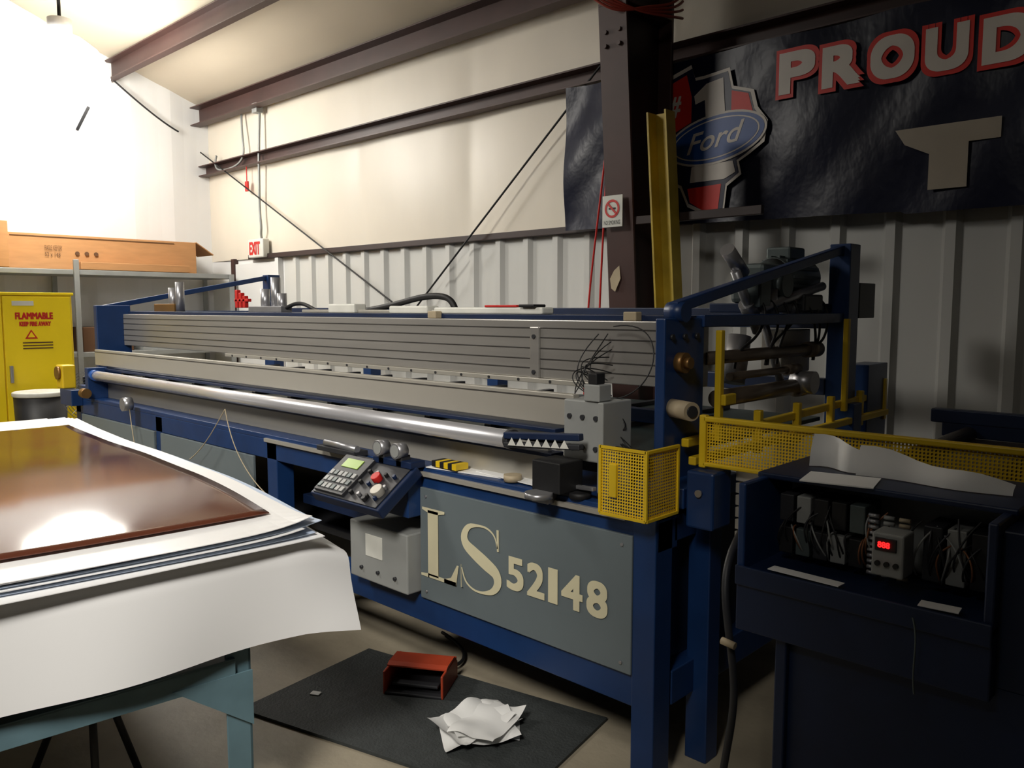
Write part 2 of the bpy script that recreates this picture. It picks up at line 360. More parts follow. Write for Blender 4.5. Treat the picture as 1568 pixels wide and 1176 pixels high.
g=G('waste_bin');g.cyl('body',(-7.6,2.2,0),(-7.6,2.2,.86),.17,mBin,r2=.20);g.cyl('lid',(-7.6,2.2,.86),(-7.6,2.2,.90),.21,mPlate,bev=.01)
g=G('pedestal_fan')
c=Vector((-7.15,2.42,.88))
for k in range(9): ring(g,'cage_ring_%d'%k,c.y,c.z,.03+.022*k,.005,c.x+.05,mSteel,face='x')
for k in range(16):
    a=2*math.pi*k/16;g.wire('cage_spoke',[(c.x+.05,c.y,c.z),(c.x+.05,c.y+.2*math.cos(a),c.z+.2*math.sin(a))],.002,mSteel)
g.cyl('motor',(c.x-.1,c.y,c.z),(c.x,c.y,c.z),.06,mDark2)
for k in range(4):
    a=math.pi/2*k;g.beam('blade',(c.x+.02,c.y,c.z),(c.x+.03,c.y+.16*math.cos(a),c.z+.16*math.sin(a)),.02,.08,mDark2)
g.cyl('pole',(c.x-.05,c.y,0),(c.x-.05,c.y,.83),.02,mSteel);g.cyl('base',(c.x-.05,c.y,0),(c.x-.05,c.y,.03),.2,mDark2)

def highbay(name,x,y,z,ctop,R=.3,mm=None):
    g=G(name)
    prof_=[(R*.35,z-.30*R/.3),(R*.8,z-.28*R/.3),(R,z-.2*R/.3),(R*.95,z-.08),(R*.75,z+.05),(R*.45,z+.14)]
    v=[];f=[];S=48
    for (r,zz) in prof_:
        for i in range(S): v.append((x+r*math.cos(2*math.pi*i/S),y+r*math.sin(2*math.pi*i/S),zz))
    for k in range(len(prof_)-1):
        for i in range(S): f.append((k*S+i,k*S+(i+1)%S,(k+1)*S+(i+1)%S,(k+1)*S+i))
    f.append(tuple(range(S)));f.append(tuple(range((len(prof_)-1)*S,len(prof_)*S)))
    meshobj('diffuser',v,f,mm or mLampS,g.e,smooth=True)
    g.cyl('ballast',(x,y,z+.14),(x,y,z+.30),.10,mLampH,seg=32);g.cyl('stem',(x,y,z+.30),(x,y,ctop),.015,mDark);return g
g=highbay('high_bay_lamp',-8.1,2.66,3.86,ceilz(2.66)-.02,.40)
g.beam('hanging_bracket',(-8.02,2.84,3.42),(-8.05,2.74,3.20),.03,.03,mDark)

# ================= MACHINE =================
g=G('industrial_laminating_machine')
X0,X1=-6.75,-1.44
g.box('front_top_rail',X0,X1,2.2,2.32,.80,.905,mBlue)
g.box('front_cream_strip',-3.9,-1.56,2.183,2.2,.893,.912,mAluL,.001)
g.box('bed_front_plate',X0,X1,2.2,2.62,.905,.93,mBlue)
g.box('front_bottom_rail',X0,-1.52,2.2,2.3,.25,.37,mBlue)
g.box('leg_front_right',-1.53,-1.44,2.19,2.29,0,.92,mBlue)
g.box('leg_end_second',-1.47,-1.385,2.44,2.52,0,1.0,mBlue)
for i,x in enumerate((-3.9,-5.3,X0)): g.box('leg_front_%d'%i,x,x+.1,2.2,2.3,0,.9,mBlue)
for i,x in enumerate((-1.55,-3.9,-5.3,X0)): g.box('leg_rear_%d'%i,x,x+.1,3.85,3.95,0,1.15,mBlue)
g.box('rear_bottom_rail',X0,-1.5,3.85,3.95,.25,.37,mBlue)
g.box('end_bottom_rail_right',-1.53,-1.44,2.3,4.0,.25,.37,mBlue)
g.box('end_top_rail_right',-1.53,-1.44,2.3,3.95,.82,.93,mBlue)
g.box('end_top_rail_left',X0,X0+.1,2.3,3.95,.82,.93,mBlue)
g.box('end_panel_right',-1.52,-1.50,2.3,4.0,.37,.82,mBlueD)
g.box('shade_fill_pan',-6.6,-1.6,2.6,3.85,.30,.34,mDark2)  # dark pan, divider and ledge added so the front opening looks shaded
g.box('shade_fill_divider',-6.6,-1.6,3.0,3.03,.34,.88,mBlueD)
g.box('shade_fill_ledge',-3.8,-2.62,2.35,2.6,.55,.6,mBlueD)
g.box('front_panel',-2.62,-1.53,2.185,2.2,.365,.845,mPanel,.003)
g.box('front_panel_left',-5.2,-4.02,2.185,2.2,.37,.80,mPanel,.003)
g.box('front_panel_far',-6.6,-5.3,2.185,2.2,.37,.80,mPanel,.003)
for k in range(4): g.cyl('vent_knob_%d'%k,(-4.42+.1*k,2.185,.60),(-4.42+.1*k,2.15,.60),.03,mDark2)
for x in(-2.58,-1.57):
    for z in(.40,.81): g.cyl('panel_screw',(x,2.186,z),(x,2.180,z),.006,mSteel)
yl=2.183
def Lp(p): return (-2.61+p[0]*.235,.467+p[1]*.298)
def flatpoly(n,pts,m,at):
    return meshobj(n,[(a,at,z) for a,z in pts],[tuple(range(len(pts)))],m,g.e)
for nm,pp in (('stem',((.19,.03),(.47,.03),(.47,.97),(.19,.97))),('foot',((.19,0),(.93,0),(.93,.055),(.19,.055))),('foot_rise',((.93,0),(1.0,.30),(.955,.30),(.80,.10),(.62,.05),(.62,.0))),('serif_bottom',((0,0),(.22,0),(.22,.06),(0,.035))),('serif_top',((.04,1),(.04,.965),(.2,.93),(.46,.93),(.64,.965),(.64,1)))):
    flatpoly('letter_L_'+nm,[Lp(p) for p in pp],mGold,yl-.003)
ctrl=[(.86,.72),(.80,.88),(.66,.965),(.48,.975),(.28,.93),(.18,.79),(.22,.66),(.40,.56),(.62,.46),(.82,.36),(.86,.22),(.76,.09),(.56,.025),(.36,.03),(.2,.12),(.12,.30)]
wid=[.02,.025,.03,.035,.08,.13,.16,.19,.20,.17,.14,.09,.04,.03,.03,.02]
def cr(P,t):
    n=len(P)-1;i=min(int(t*n),n-1);u=t*n-i
    p=[P[max(i-1,0)],P[i],P[i+1],P[min(i+2,n)]]
    return .5*((2*p[1])+(-p[0]+p[2])*u+(2*p[0]-5*p[1]+4*p[2]-p[3])*u*u+(-p[0]+3*p[1]-3*p[2]+p[3])*u**3)
Lf,Rt=[],[];NS=60
cv=[Vector(c) for c in ctrl]
for i in range(NS+1):
    t=i/NS;p=cr(cv,t);d=(cr(cv,min(1,t+.01))-cr(cv,max(0,t-.01))).normalized();w=cr([Vector((a,0)) for a in wid],t)[0]/2
    nrm=Vector((-d.y,d.x));Lf.append(p+nrm*w);Rt.append(p-nrm*w)
v=[];f=[]
for a,b in zip(Lf,Rt):
    for q in(a,b): v.append((-2.39+q.x*.275,yl-.003,.472+q.y*.28))
for i in range(NS): f.append((2*i,2*i+1,2*i+3,2*i+2))
meshobj('letter_S',v,f,mGold,g.e)
for (a,b,c) in (((.84,.98),(.88,.98),(.88,.68)),((.1,.34),(.1,.0),(.14,.0))):
    g.poly('letter_S_serif',[(-2.39+q[0]*.275,.472+q[1]*.28) for q in(a,b,c,(c[0]-.03,c[1]))],-.003,mGold,at=yl)
xs=-2.105
for ch,w in(('5',.088),('2',.088),('1',.046),('4',.098),('8',.092)):
    g.text('digit_'+ch,ch,xs,xs+w,.53,.66,yl-.002,mGold,bold=.0015 if ch=='1' else .005);xs+=w+.017
g.box('tan_skirt',-6.45,-2.0,2.30,2.32,.93,1.08,mAluL,.002)
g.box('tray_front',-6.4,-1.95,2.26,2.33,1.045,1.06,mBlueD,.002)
g.cyl('front_roller_tube',(-6.3,2.2,1.105),(-2.09,2.2,1.105),.035,mRoll,seg=32)
g.cyl('front_roller_cap',(-2.11,2.2,1.105),(-2.085,2.2,1.105),.038,mDark2)
g.cyl('front_roller_end',(-6.36,2.2,1.105),(-6.29,2.2,1.105),.04,mBB)
g.beam('roller_bracket',(-2.1,2.17,1.125),(-1.76,2.2,1.15),.03,.025,mBlueD)
g.beam('roller_bracket_lower',(-2.1,2.17,1.09),(-1.76,2.2,1.115),.03,.02,mDark2)
for i in range(7): flatpoly('zigzag_tape',[(-2.07+i*.042,1.092+.003*i),(-2.028+i*.042,1.095+.003*i),(-2.049+i*.042,1.124+.003*i)],mPlate,2.150)
g.box('roller_drive_black',-1.93,-1.80,2.13,2.26,.95,1.06,mDark)
g.cyl('drive_disc',(-1.87,2.1,.935),(-1.87,2.1,.955),.05,mSteel)
g.box('lower_beam',-6.6,-1.88,2.3,2.335,1.165,1.283,mAluL,.003)
g.box('lower_beam_edge',-6.6,-1.9,2.297,2.3,1.264,1.268,mGroove,0)
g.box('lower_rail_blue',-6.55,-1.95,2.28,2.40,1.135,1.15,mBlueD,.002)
g.box('beam_end_block',-1.90,-1.73,2.27,2.40,1.05,1.27,mBoxG,.006)
g.box('beam_end_block_side',-1.73,-1.705,2.25,2.42,.93,1.27,mBoxG,.004)
for k in range(3):
    for j in range(2): g.cyl('block_bolt',(-1.87+.06*k,2.27,1.1+.11*j),(-1.87+.06*k,2.262,1.1+.11*j),.009,mDark2)
g.box('sensor_head',-1.80,-1.73,2.26,2.33,1.27,1.33,mBoxG);g.box('sensor_cap',-1.79,-1.75,2.27,2.32,1.33,1.37,mDark)
g.box('bed_surface',-6.6,-1.6,2.42,3.83,1.06,1.08,mBed)
for k in range(12): g.box('bed_slat_%d'%k,-6.5+.4*k,-6.46+.4*k,2.45,3.8,1.08,1.10,mDark2,.002)
g.box('bed_rail_mid',-6.5,-1.7,2.95,3.0,1.10,1.16,mBlue)
for k in range(5): g.box('bed_carriage_%d'%k,-6.0+.85*k,-5.8+.85*k,2.80,2.92,1.10,1.19,mDark2)
g.box('bed_bright_edge',-5.9,-4.6,3.05,3.08,1.10,1.14,mAluL)
g.box('upper_beam',-6.70,-1.57,2.56,2.72,1.305,1.55,mAlu,.004)
for z in(1.345,1.385,1.43,1.475,1.515): g.box('tslot_groove',-6.70,-1.57,2.556,2.561,z,z+.0035,mGroove,0)
g.box('upper_beam_lip',-5.0,-1.95,2.54,2.58,1.285,1.305,mAluL,.002)
for k in range(16): g.cyl('lip_screw',(-4.9+.18*k,2.54,1.295),(-4.9+.18*k,2.536,1.295),.006,mDark2)
g.box('upper_beam_blue_top',-6.72,-1.55,2.60,2.80,1.55,1.572,mBlueD,.003)
g.box('joint_plate',-2.32,-2.27,2.545,2.56,1.305,1.52,mAlu,.003)
for z in(1.33,1.48): g.cyl('joint_bolt',(-2.295,2.545,z),(-2.295,2.538,z),.009,mDark2)
g.box('end_plate_right',-1.57,-1.53,2.36,2.62,.93,1.565,mBlue,.006)
g.box('end_plate_left',-6.76,-6.70,2.36,2.62,.93,1.62,mBlue,.006)
g.cyl('bearing_right',(-1.53,2.45,1.41),(-1.50,2.45,1.41),.036,mBrass);g.cyl('bearing_hub',(-1.50,2.45,1.41),(-1.48,2.45,1.41),.02,mBrass)
for k in range(3): g.cyl('bearing_bolt_%d'%k,(-1.53,2.40+.08*k,1.5),(-1.52,2.40+.08*k,1.5),.01,mDark2)
g.cyl('core_shaft_end',(-1.53,2.41,1.255),(-1.42,2.36,1.255),.032,mBeige);g.cyl('core_shaft_hole',(-1.425,2.362,1.255),(-1.415,2.358,1.255),.02,mDark2)
g.box('end_foot_right',-1.62,-1.42,2.32,2.7,.93,1.0,mBlue)
g.box('end_foot_left',-6.85,-6.6,2.25,2.7,.93,1.0,mBlue)
g.box('side_gusset',-1.40,-1.30,2.30,2.42,.88,1.07,mBlue,.008)
g.cyl('gusset_bolt',(-1.35,2.30,1.0),(-1.35,2.29,1.0),.012,mSteel)
for k in range(6): g.box('white_slat_%d'%k,-1.27,-1.12,2.39,2.46,.84+.04*k,.873+.04*k,mAluL,.002)
for sx,tag in((-1.55,'right'),(-6.8,'left')):
    g.beam('diagonal_arm_'+tag,(sx,2.44,1.60),(sx,3.92,1.88),.04,.04,mBlue)
    g.cyl('arm_pivot_'+tag,(sx-.03,2.46,1.585),(sx+.04,2.46,1.585),.035,mBlue)
    g.box('rear_post_'+tag,sx-.05,sx+.05,3.87,3.99,.9,1.90,mBlue)
    g.box('end_upper_rail_'+tag,sx-.03,sx+.03,2.6,3.9,1.53,1.575,mBlue)
g.box('rear_box_right',-1.60,-1.50,4.0,4.2,1.55,1.72,mDark2)
g.box('rear_leg_outer_right',-1.60,-1.48,4.1,4.36,0,1.32,mBlue)
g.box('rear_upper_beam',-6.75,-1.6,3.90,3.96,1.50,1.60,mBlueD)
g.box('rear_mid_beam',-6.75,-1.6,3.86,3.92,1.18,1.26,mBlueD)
for (z,y0,y1,r) in((1.41,2.70,3.60,.026),(1.25,2.80,3.50,.034),(1.33,2.9,3.4,.016)):
    g.cyl('end_roller',(-1.58,y0,z),(-1.58,y1,z),r,mRollB)
    g.cyl('end_roller_cap',(-1.58,y1,z),(-1.58,y1+.12,z),r*1.4,mRollB)
for (y,z0,z1) in((2.64,1.12,1.52),(3.80,1.12,1.55)):
    g.box('yellow_upright',-1.49,-1.465,y-.014,y+.014,z0,z1,mYel)
g.box('yellow_latch',-1.46,-1.44,2.62,2.70,1.25,1.29,mYel)
g.beam('yellow_rail_top',(-1.5,2.45,1.13),(-1.5,4.33,1.16),.03,.03,mYel)
g.beam('yellow_rail_low',(-1.47,2.45,1.07),(-1.47,4.33,1.07),.03,.03,mYel)
for y in(2.95,3.3,3.65,4.0,4.31): g.box('yellow_picket',-1.5,-1.47,y,y+.03,1.03,1.20 if y<4.2 else 1.24,mYel)
g.cyl('silver_cylinder_upright',(-1.7,3.15,1.28),(-1.7,3.2,1.48),.05,mSteel)
g.cyl('linkage_a',(-1.62,3.0,1.75),(-1.62,3.2,1.5),.02,mSteel);g.cyl('linkage_b',(-1.62,3.45,1.25),(-1.66,3.3,1.6),.018,mSteel)
g.cyl('linkage_head',(-1.62,2.93,1.83),(-1.62,3.06,1.74),.03,mSteel);g.cyl('linkage_foot',(-1.62,3.1,1.62),(-1.62,3.14,1.58),.035,mSteel)
g.cyl('round_disc_end',(-1.6,3.52,1.27),(-1.5,3.52,1.27),.05,mSteel)
g.box('white_side_box',-1.75,-1.65,3.5,3.8,1.3,1.5,mAluL)
g.cyl('motor_body',(-1.72,3.52,1.74),(-1.72,3.86,1.74),.09,mGreyM,seg=32,bev=.01)
for k in range(14):
    a=2*math.pi*k/14;o=Vector((math.cos(a)*.093,0,math.sin(a)*.093));g.beam('motor_fin_%d'%k,Vector((-1.72,3.55,1.74))+o,Vector((-1.72,3.83,1.74))+o,.008,.014,mGreyM,.001)
g.cyl('motor_endbell',(-1.72,3.44,1.74),(-1.72,3.52,1.74),.05,mGreyM,r2=.085)
g.box('motor_terminal_box',-1.79,-1.67,3.6,3.76,1.82,1.88,mGreyM,.01)
g.box('gearbox',-1.78,-1.62,3.25,3.44,1.62,1.79,mGreyM,.02);g.cyl('gearbox_flange',(-1.6,3.35,1.70),(-1.56,3.35,1.70),.055,mGreyM)
g.box('valve_body_a',-1.64,-1.56,3.1,3.2,1.6,1.72,mGreyM,.01);g.box('valve_body_b',-1.62,-1.55,3.5,3.7,1.58,1.66,mDark2,.01)
g.cyl('regulator',(-1.6,3.26,1.57),(-1.6,3.26,1.68),.035,mSteel);g.cyl('regulator_b',(-1.6,3.46,1.57),(-1.6,3.46,1.64),.03,mSteel)
g.box('motor_mount',-1.85,-1.58,3.2,3.88,1.58,1.62,mBlueD)
for k in range(7):
    y0=3.1+.1*k+.04*random.random();y1=y0+random.uniform(-.25,.25)
    g.wire('motor_hose_%d'%k,[(-1.58,y0,1.64),(-1.54,y0+.05,1.60),(-1.54,(y0+y1)/2,1.5-.1*random.random()),(-1.57,y1,1.45),(-1.58,y1,1.36)],.006,mDark)
g.cyl('arm_cylinder',(-1.58,3.15,1.60),(-1.58,3.75,1.70),.02,mSteel)
for (x,h) in((-5.98,.22),(-6.1,.18)): g.cyl('air_cylinder',(x,2.7,1.57),(x,2.7,1.57+h),.032,mSteel)
for (x,h) in((-4.75,.15),(-4.62,.22),(-4.55,.12)): g.cyl('air_cylinder',(x,2.7,1.57),(x,2.7,1.57+h),.03,mSteel)
g.box('valve_block',-6.35,-6.0,2.66,2.74,1.572,1.63,mBrass);g.box('valve_block_b',-4.9,-4.5,2.66,2.74,1.572,1.61,mSteel)
for k in range(3): g.box('red_fitting_%d'%k,-5.15+.05*k,-5.12+.05*k,2.7,2.73,1.6,1.72-.02*k,mRed)
g.box('red_fitting_bar',-5.16,-4.98,2.7,2.73,1.64,1.66,mRed)
g.wire('air_hose',[(-4.5,2.7,1.60),(-4.35,2.72,1.66),(-4.25,2.7,1.6),(-4.15,2.7,1.58)],.012,mDark)
ch=[(-3.75,2.70,1.58),(-3.5,2.70,1.60),(-3.25,2.70,1.655),(-3.05,2.70,1.665),(-2.97,2.70,1.64),(-2.95,2.70,1.58)]
g.wire('cable_chain',ch,.016,mDark)
g.box('chain_tray',-4.2,-2.35,2.62,2.68,1.572,1.59,mAluL)
for k,(a,b,z) in enumerate(((-3.9,-3.65,1.622),(-3.35,-3.05,1.61),(-3.0,-2.3,1.603))): g.box('top_parts_%d'%k,a,b,2.60,2.68,1.572,z,mPlate,.008)
g.box('top_red_tag',-2.65,-2.45,2.60,2.66,1.603,1.613,mRed);g.box('top_label_black',-2.42,-2.33,2.58,2.66,1.603,1.615,mDark)
for x in(-3.0,-1.85): g.box('beige_clamp',x,x+.06,2.56,2.60,1.55,1.585,mBeige)
for k in range(10):
    p=[(-1.9+.03*random.random(),2.53,1.50-.03*k)]+[(-1.98+.45*random.random()*(j/5+.3),2.42-.1*random.random(),1.42-.08*j-.03*random.random()) for j in range(5)]+[(-1.62+.1*random.random(),2.3,1.02+.1*random.random())]
    g.wire('loose_wire_%d'%k,p,.0022,mDark)
g.wire('wire_loop',[(-1.92,2.5,1.5),(-2.0,2.45,1.4),(-1.95,2.4,1.3),(-1.8,2.4,1.25),(-1.65,2.4,1.3),(-1.6,2.45,1.45),(-1.72,2.5,1.55),(-1.85,2.5,1.53)],.0025,mDark)
g.box('paper_scrap_on_bed',-2.6,-2.2,2.22,2.36,.931,.935,mWhite,.0005,rz=.15);g.box('paper_scrap_on_bed_b',-2.35,-1.98,2.24,2.34,.936,.939,mWhite,.0005,rz=-.1)
for k in range(6): g.box('hazard_tape_%d'%k,-2.56+.025*k,-2.535+.025*k,2.20,2.27,.94,.965,(mYel if k%2 else mDark),.001)
g.cyl('tape_roll',(-2.13,2.24,.935),(-2.13,2.24,.96),.035,mBeige)
g.cyl('clamp_knob',(-1.78,2.22,.93),(-1.78,2.22,.95),.04,mDark);g.beam('clamp_lever',(-1.83,2.24,.96),(-1.7,2.2,.975),.02,.015,mSteel)
g.box('rail_bracket_a',-3.3,-3.0,2.12,2.2,.93,.955,mDark2);g.cyl('rail_bracket_roller',(-3.25,2.14,.97),(-3.0,2.14,.965),.016,mSteel)
g.box('rail_notch',-1.95,-1.87,2.15,2.2,.90,.935,mSteel)
g.box('yellow_bracket',-6.92,-6.78,2.12,2.22,.98,1.16,mYel,.01);g.cyl('yellow_bracket_disc',(-6.85,2.12,1.1),(-6.85,2.10,1.1),.05,mBrass)
g.box('left_foot_block',-6.85,-6.6,2.12,2.2,.86,.98,mBlue);g.cyl('left_knob',(-6.35,2.12,.98),(-6.28,2.12,.98),.035,mBrass)
g.box('left_roller_mount',-6.42,-6.36,2.16,2.30,.93,1.16,mBlue)
g.cyl('reel_disc',(-5.58,2.1,.96),(-5.58,2.16,.96),.045,mSteel)
g.wire('string_a',[(-4.25,2.15,1.04),(-4.3,2.12,.95),(-4.45,2.12,.8),(-4.6,2.1,.72)],.003,mBeige)
g.wire('string_b',[(-4.25,2.15,1.04),(-4.15,2.12,.9),(-3.95,2.1,.72),(-3.7,2.1,.62),(-3.4,2.1,.57)],.003,mBeige)
g.wire('string_c',[(-5.6,2.15,1.0),(-5.5,2.12,.85),(-5.45,2.12,.7)],.003,mBeige)
CA=Vector((0,1.94,.79));CD=Vector((0,.21,.15));CN=Vector((0,-.15,.21)).normalized()
def cb(n,x0,x1,v0,v1,h0,h1,m,bev=.002):
    v=[Vector((x,0,0))+CA+CD*vv+CN*h for x in(x0,x1) for vv in(v0,v1) for h in(h0,h1)]
    return meshobj(n,v,[(0,1,3,2),(4,6,7,5),(0,4,5,1),(2,3,7,6),(0,2,6,4),(1,5,7,3)],m,g.e,bev=bev)
cb('control_box',-3.08,-2.59,0,1,-.05,0,mBlueD,.006)
cb('control_face',-3.06,-2.61,.03,.97,0,.006,mDark2)
cb('keypad_module',-3.05,-2.84,.06,.9,.006,.02,mDark2)
cb('lcd_screen',-3.01,-2.89,.62,.82,.02,.023,mLCD)
for i in range(6):
    for j in range(3): cb('key',-3.04+.032*i,-3.017+.032*i,.12+.15*j,.22+.15*j,.02,.025,mBoxG if (i+j)%3 else mGreyM,.001)
def cbk(n,x,v,r,h,m):
    A=Vector((x,0,0))+CA+CD*v
    g.cyl(n,A+CN*.006,A+CN*(.006+h),r,m,bev=.002)
for i in range(4):
    for j in range(3):
        cbk('push_button',-2.81+.055*i,.18+.24*j,.009,.018,[mDark,mSteel,mDark,mBlueD][(i+2*j)%4])
cbk('emergency_stop',-2.73,.55,.022,.03,mRed);cbk('selector_dial',-2.655,.30,.028,.032,mAluL);cbk('green_button',-2.70,.12,.011,.02,mBin)
for x in(-2.80,-2.68):
    g.cyl('pressure_gauge',(x,2.10,1.0),(x,2.15,1.0),.033,mSteel);g.cyl('gauge_face',(x,2.098,1.0),(x,2.10,1.0),.026,mBoxG);g.box('gauge_stand',x-.02,x+.02,2.12,2.17,.93,.98,mDark2)
g.box('gauge_bracket',-2.86,-2.6,2.12,2.2,.93,.96,mBlueD)
g.box('control_arm',-2.85,-2.62,2.12,2.2,.72,.92,mBlue)
g.box('grey_enclosure',-3.04,-2.63,2.12,2.34,.385,.645,mBoxG,.006)
g.box('enclosure_label',-2.92,-2.80,2.117,2.12,.50,.60,mPlate,.001)
for k in range(3): g.cyl('enclosure_screw',(-2.95+.12*k,2.12,.44),(-2.95+.12*k,2.11,.44),.008,mDark2)
g.box('enclosure_shelf',-3.1,-2.62,2.2,2.4,.365,.385,mBlueD)
g.box('guard_front_mesh',-1.60,-1.42,2.10,2.104,.93,1.155,mMesh,0)
g.box('guard_side_mesh',-1.424,-1.42,2.10,2.28,.93,1.155,mMesh,0)
for (x,y) in((-1.60,2.10),(-1.42,2.10),(-1.42,2.28)): g.box('guard_corner',x-.005,x+.005,y-.005,y+.005,.93,1.155,mYel,.001)
for z in(.93,1.15): g.box('guard_trim',-1.60,-1.42,2.095,2.105,z-.005,z+.005,mYel,.001);g.box('guard_trim_s',-1.426,-1.414,2.10,2.28,z-.005,z+.005,mYel,.001)
g.box('guard_bracket',-1.56,-1.53,2.09,2.10,.99,1.1,mYel)

g=G('yellow_safety_guard')
gy=2.36
g.box('mesh_panel',-1.36,1.0,gy,gy+.004,1.09,1.235,mMesh,0)
g.box('rail_upper',-1.37,1.0,gy-.012,gy+.012,1.228,1.246,mYel);g.box('rail_lower',-1.37,1.0,gy-.012,gy+.012,1.08,1.094,mYel)
g.box('end_post',-1.385,-1.36,gy-.012,gy+.012,1.075,1.25,mYel)
g.box('post_support',.97,1.0,gy-.012,gy+.012,0,1.24,mYel)
# ======== console =======
g=G('electrical_control_console')
cx0,cx1,cy0,cy1=-.98,-.40,1.86,2.3
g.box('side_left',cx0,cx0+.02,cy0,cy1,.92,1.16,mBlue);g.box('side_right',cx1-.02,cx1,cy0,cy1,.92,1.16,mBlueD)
g.box('back',cx0,cx1,cy1-.02,cy1,.92,1.16,mBlueD);g.box('lid',cx0-.01,cx1+.01,1.98,cy1+.01,1.155,1.17,mBlueD)
g.box('floor_pan',cx0,cx1,cy0,cy1,.92,.94,mBlueD);g.box('front_lip',cx0,cx1,cy0-.01,cy0,.90,.95,mBlueD)
g.box('lower_body',cx0,cx1,cy0,cy1,.78,.92,mBlueD)
g.poly('pedestal',[(-.87,0),(-.2,0),(-.2,.8),(-.87,.8)],.35,mBlueD,at=1.9)
g.box('pedestal_edge',-.88,-.85,1.88,1.9,0,.8,mBlueD)
g.box('backplate',-.95,-.42,2.10,2.12,.95,1.14,mBoxG)
for k in range(5):
    for j in range(2): g.box('relay_%d_%d'%(k,j),-.93+.045*k,-.893+.045*k,1.99,2.10,.965+.085*j,1.035+.085*j,[mDark,mGreyM,mDark2,mBoxG,mDark][(k+2*j)%5],.003)
for c_ in range(3):
    for k in range(11): g.cyl('terminal',(-.70+.035*c_,1.98,.965+.014*k),(-.676+.035*c_,1.98,.965+.014*k),.005,[mSteel,mBoxG,mBeige][c_])
for k in range(3): g.box('breaker_%d'%k,-.58+.05*k,-.54+.05*k,1.99,2.10,.97,1.10,[mDark2,mBoxG,mDark][k],.003)
for k in range(40):
    x=-.93+.48*random.random();z=.96+.03*random.random()
    g.wire('panel_wire_%d'%k,[(x,2.01,z),(x+.02*random.uniform(-1,1),1.965,z+.03),(x+.03*random.uniform(-1,1),1.96,z+.08),(x+.05*random.uniform(-1,1),2.0,z+.07+.08*random.random())],.0022,[mWire,mDark,mDark2,mBoxG,mDark][k%5])
g.box('timer_module',-.66,-.59,1.89,1.96,.99,1.09,mBoxG,.004);g.box('timer_display_bezel',-.652,-.605,1.886,1.89,1.05,1.08,mDark,.001)
g.text('timer_digits','888',-.645,-.618,1.058,1.072,1.884,mLED,bold=.0006)
for k in range(3): g.cyl('timer_key',(-.645+.02*k,1.89,1.02),(-.645+.02*k,1.884,1.02),.006,mDark)
g.box('side_enclosure',-.42,-.1,1.9,2.3,.8,1.14,mBlueD)
g=G('console_papers')
g.box('paper_a',-.87,-.70,1.95,2.08,1.171,1.174,mWhite,0,rz=.2)
def strip(n,pts,m):
    v=[];f=[]
    for (x,y,zb,hh) in pts:
        for j in range(4): v.append((x,y+.012*j*j*.25,zb+hh*j/3))
    for i in range(len(pts)-1):
        for j in range(3): a=4*i+j;f.append((a,a+1,a+5,a+4))
    return meshobj(n,v,f,m,g.e,smooth=True)
strip('curled_paper_a',[(-.92+.022*i,2.14+.02*math.sin(i*.9),1.172,.085-.0008*i*i) for i in range(7)],mWhite)
strip('curled_paper_b',[(-.78+.035*i,2.10+.012*math.sin(i*.7),1.172,.075-.005*i+.006*math.sin(i)) for i in range(11)],mWhite)
g.box('paper_c',-.90,-.72,1.865,1.90,.951,.953,mWhite,0,rz=-.05);g.box('paper_d',-.55,-.47,1.865,1.905,.951,.953,mWhite,0,rz=.1)
g=G('power_cable');g.wire('cable',[(-1.1,2.2,1.0),(-1.10,2.0,.93),(-1.06,1.96,.75),(-1.03,1.98,.55),(-1.08,2.02,.35),(-1.12,2.05,.15),(-1.15,2.1,.012),(-1.1,2.2,.012)],.011,mDark2)
g.wire('cable_b',[(-.55,1.84,.93),(-.53,1.83,.88),(-.55,1.84,.83),(-.54,1.84,.76)],.002,mGreyM)
g.cyl('plug',(-1.06,1.94,.70),(-1.02,1.94,.695),.01,mBeige)
g=G('outfeed_conveyor')
g.box('rail_front',-1.0,2.0,2.62,2.70,1.02,1.10,mBlueD);g.box('rail_back',-1.0,2.0,3.6,3.68,1.08,1.18,mBlueD)
g.box('belt',-.98,2.0,2.70,3.6,1.06,1.08,mRollB)
for k in range(9): g.cyl('roller_%d'%k,(-.9+.3*k,2.7,1.095),(-.9+.3*k,3.6,1.095),.03,mRollB)
for x in(-.98,1.9):
    for y in(2.63,3.61): g.box('leg',x,x+.07,y,y+.06,0,1.03,mBlueD)
g.beam('long_tube',(-.95,3.3,1.2),(2.0,3.3,1.2),.05,.05,mBlueD)

# ======== table with sheets ========
ang=math.atan2(.27,-2.61)
U=Vector((math.cos(ang),math.sin(ang),0));W=Vector((-.103,-.995,0)).normalized()
O=Vector((-2.13,1.20,0))
g=G('steel_work_table')
def tb(n,u0,u1,w0,w1,z0,z1,m,bev=.003):
    v=[O+U*a+W*b+Vector((0,0,z)) for a in(u0,u1) for b in(w0,w1) for z in(z0,z1)]
    return meshobj(n,v,[(0,1,3,2),(4,6,7,5),(0,4,5,1),(2,3,7,6),(0,2,6,4),(1,5,7,3)],m,g.e,bev=bev)
tb('top_board',.05,3.5,-.02,1.45,.86,.885,mDark2)
for (u,w) in((.04,.05),(.04,1.4),(3.4,.05),(3.4,1.4)):
    tb('leg_flange_a',u,u+.008,w,w+.075,0,.86,mTeal,.001);tb('leg_flange_b',u,u+.07,w,w+.008,0,.86,mTeal,.001)
tb('end_rail',.03,.04,.1,1.4,.51,.575,mTeal,.001);tb('end_rail_flange',.03,.09,.1,1.4,.57,.578,mTeal,.001)
tb('upper_end_rail',.06,.07,.0,1.4,.80,.86,mTeal,.001)
tb('side_rail',.1,3.45,.05,.06,.51,.575,mTeal,.001);tb('side_rail_back',.1,3.45,1.4,1.41,.51,.575,mTeal,.001)
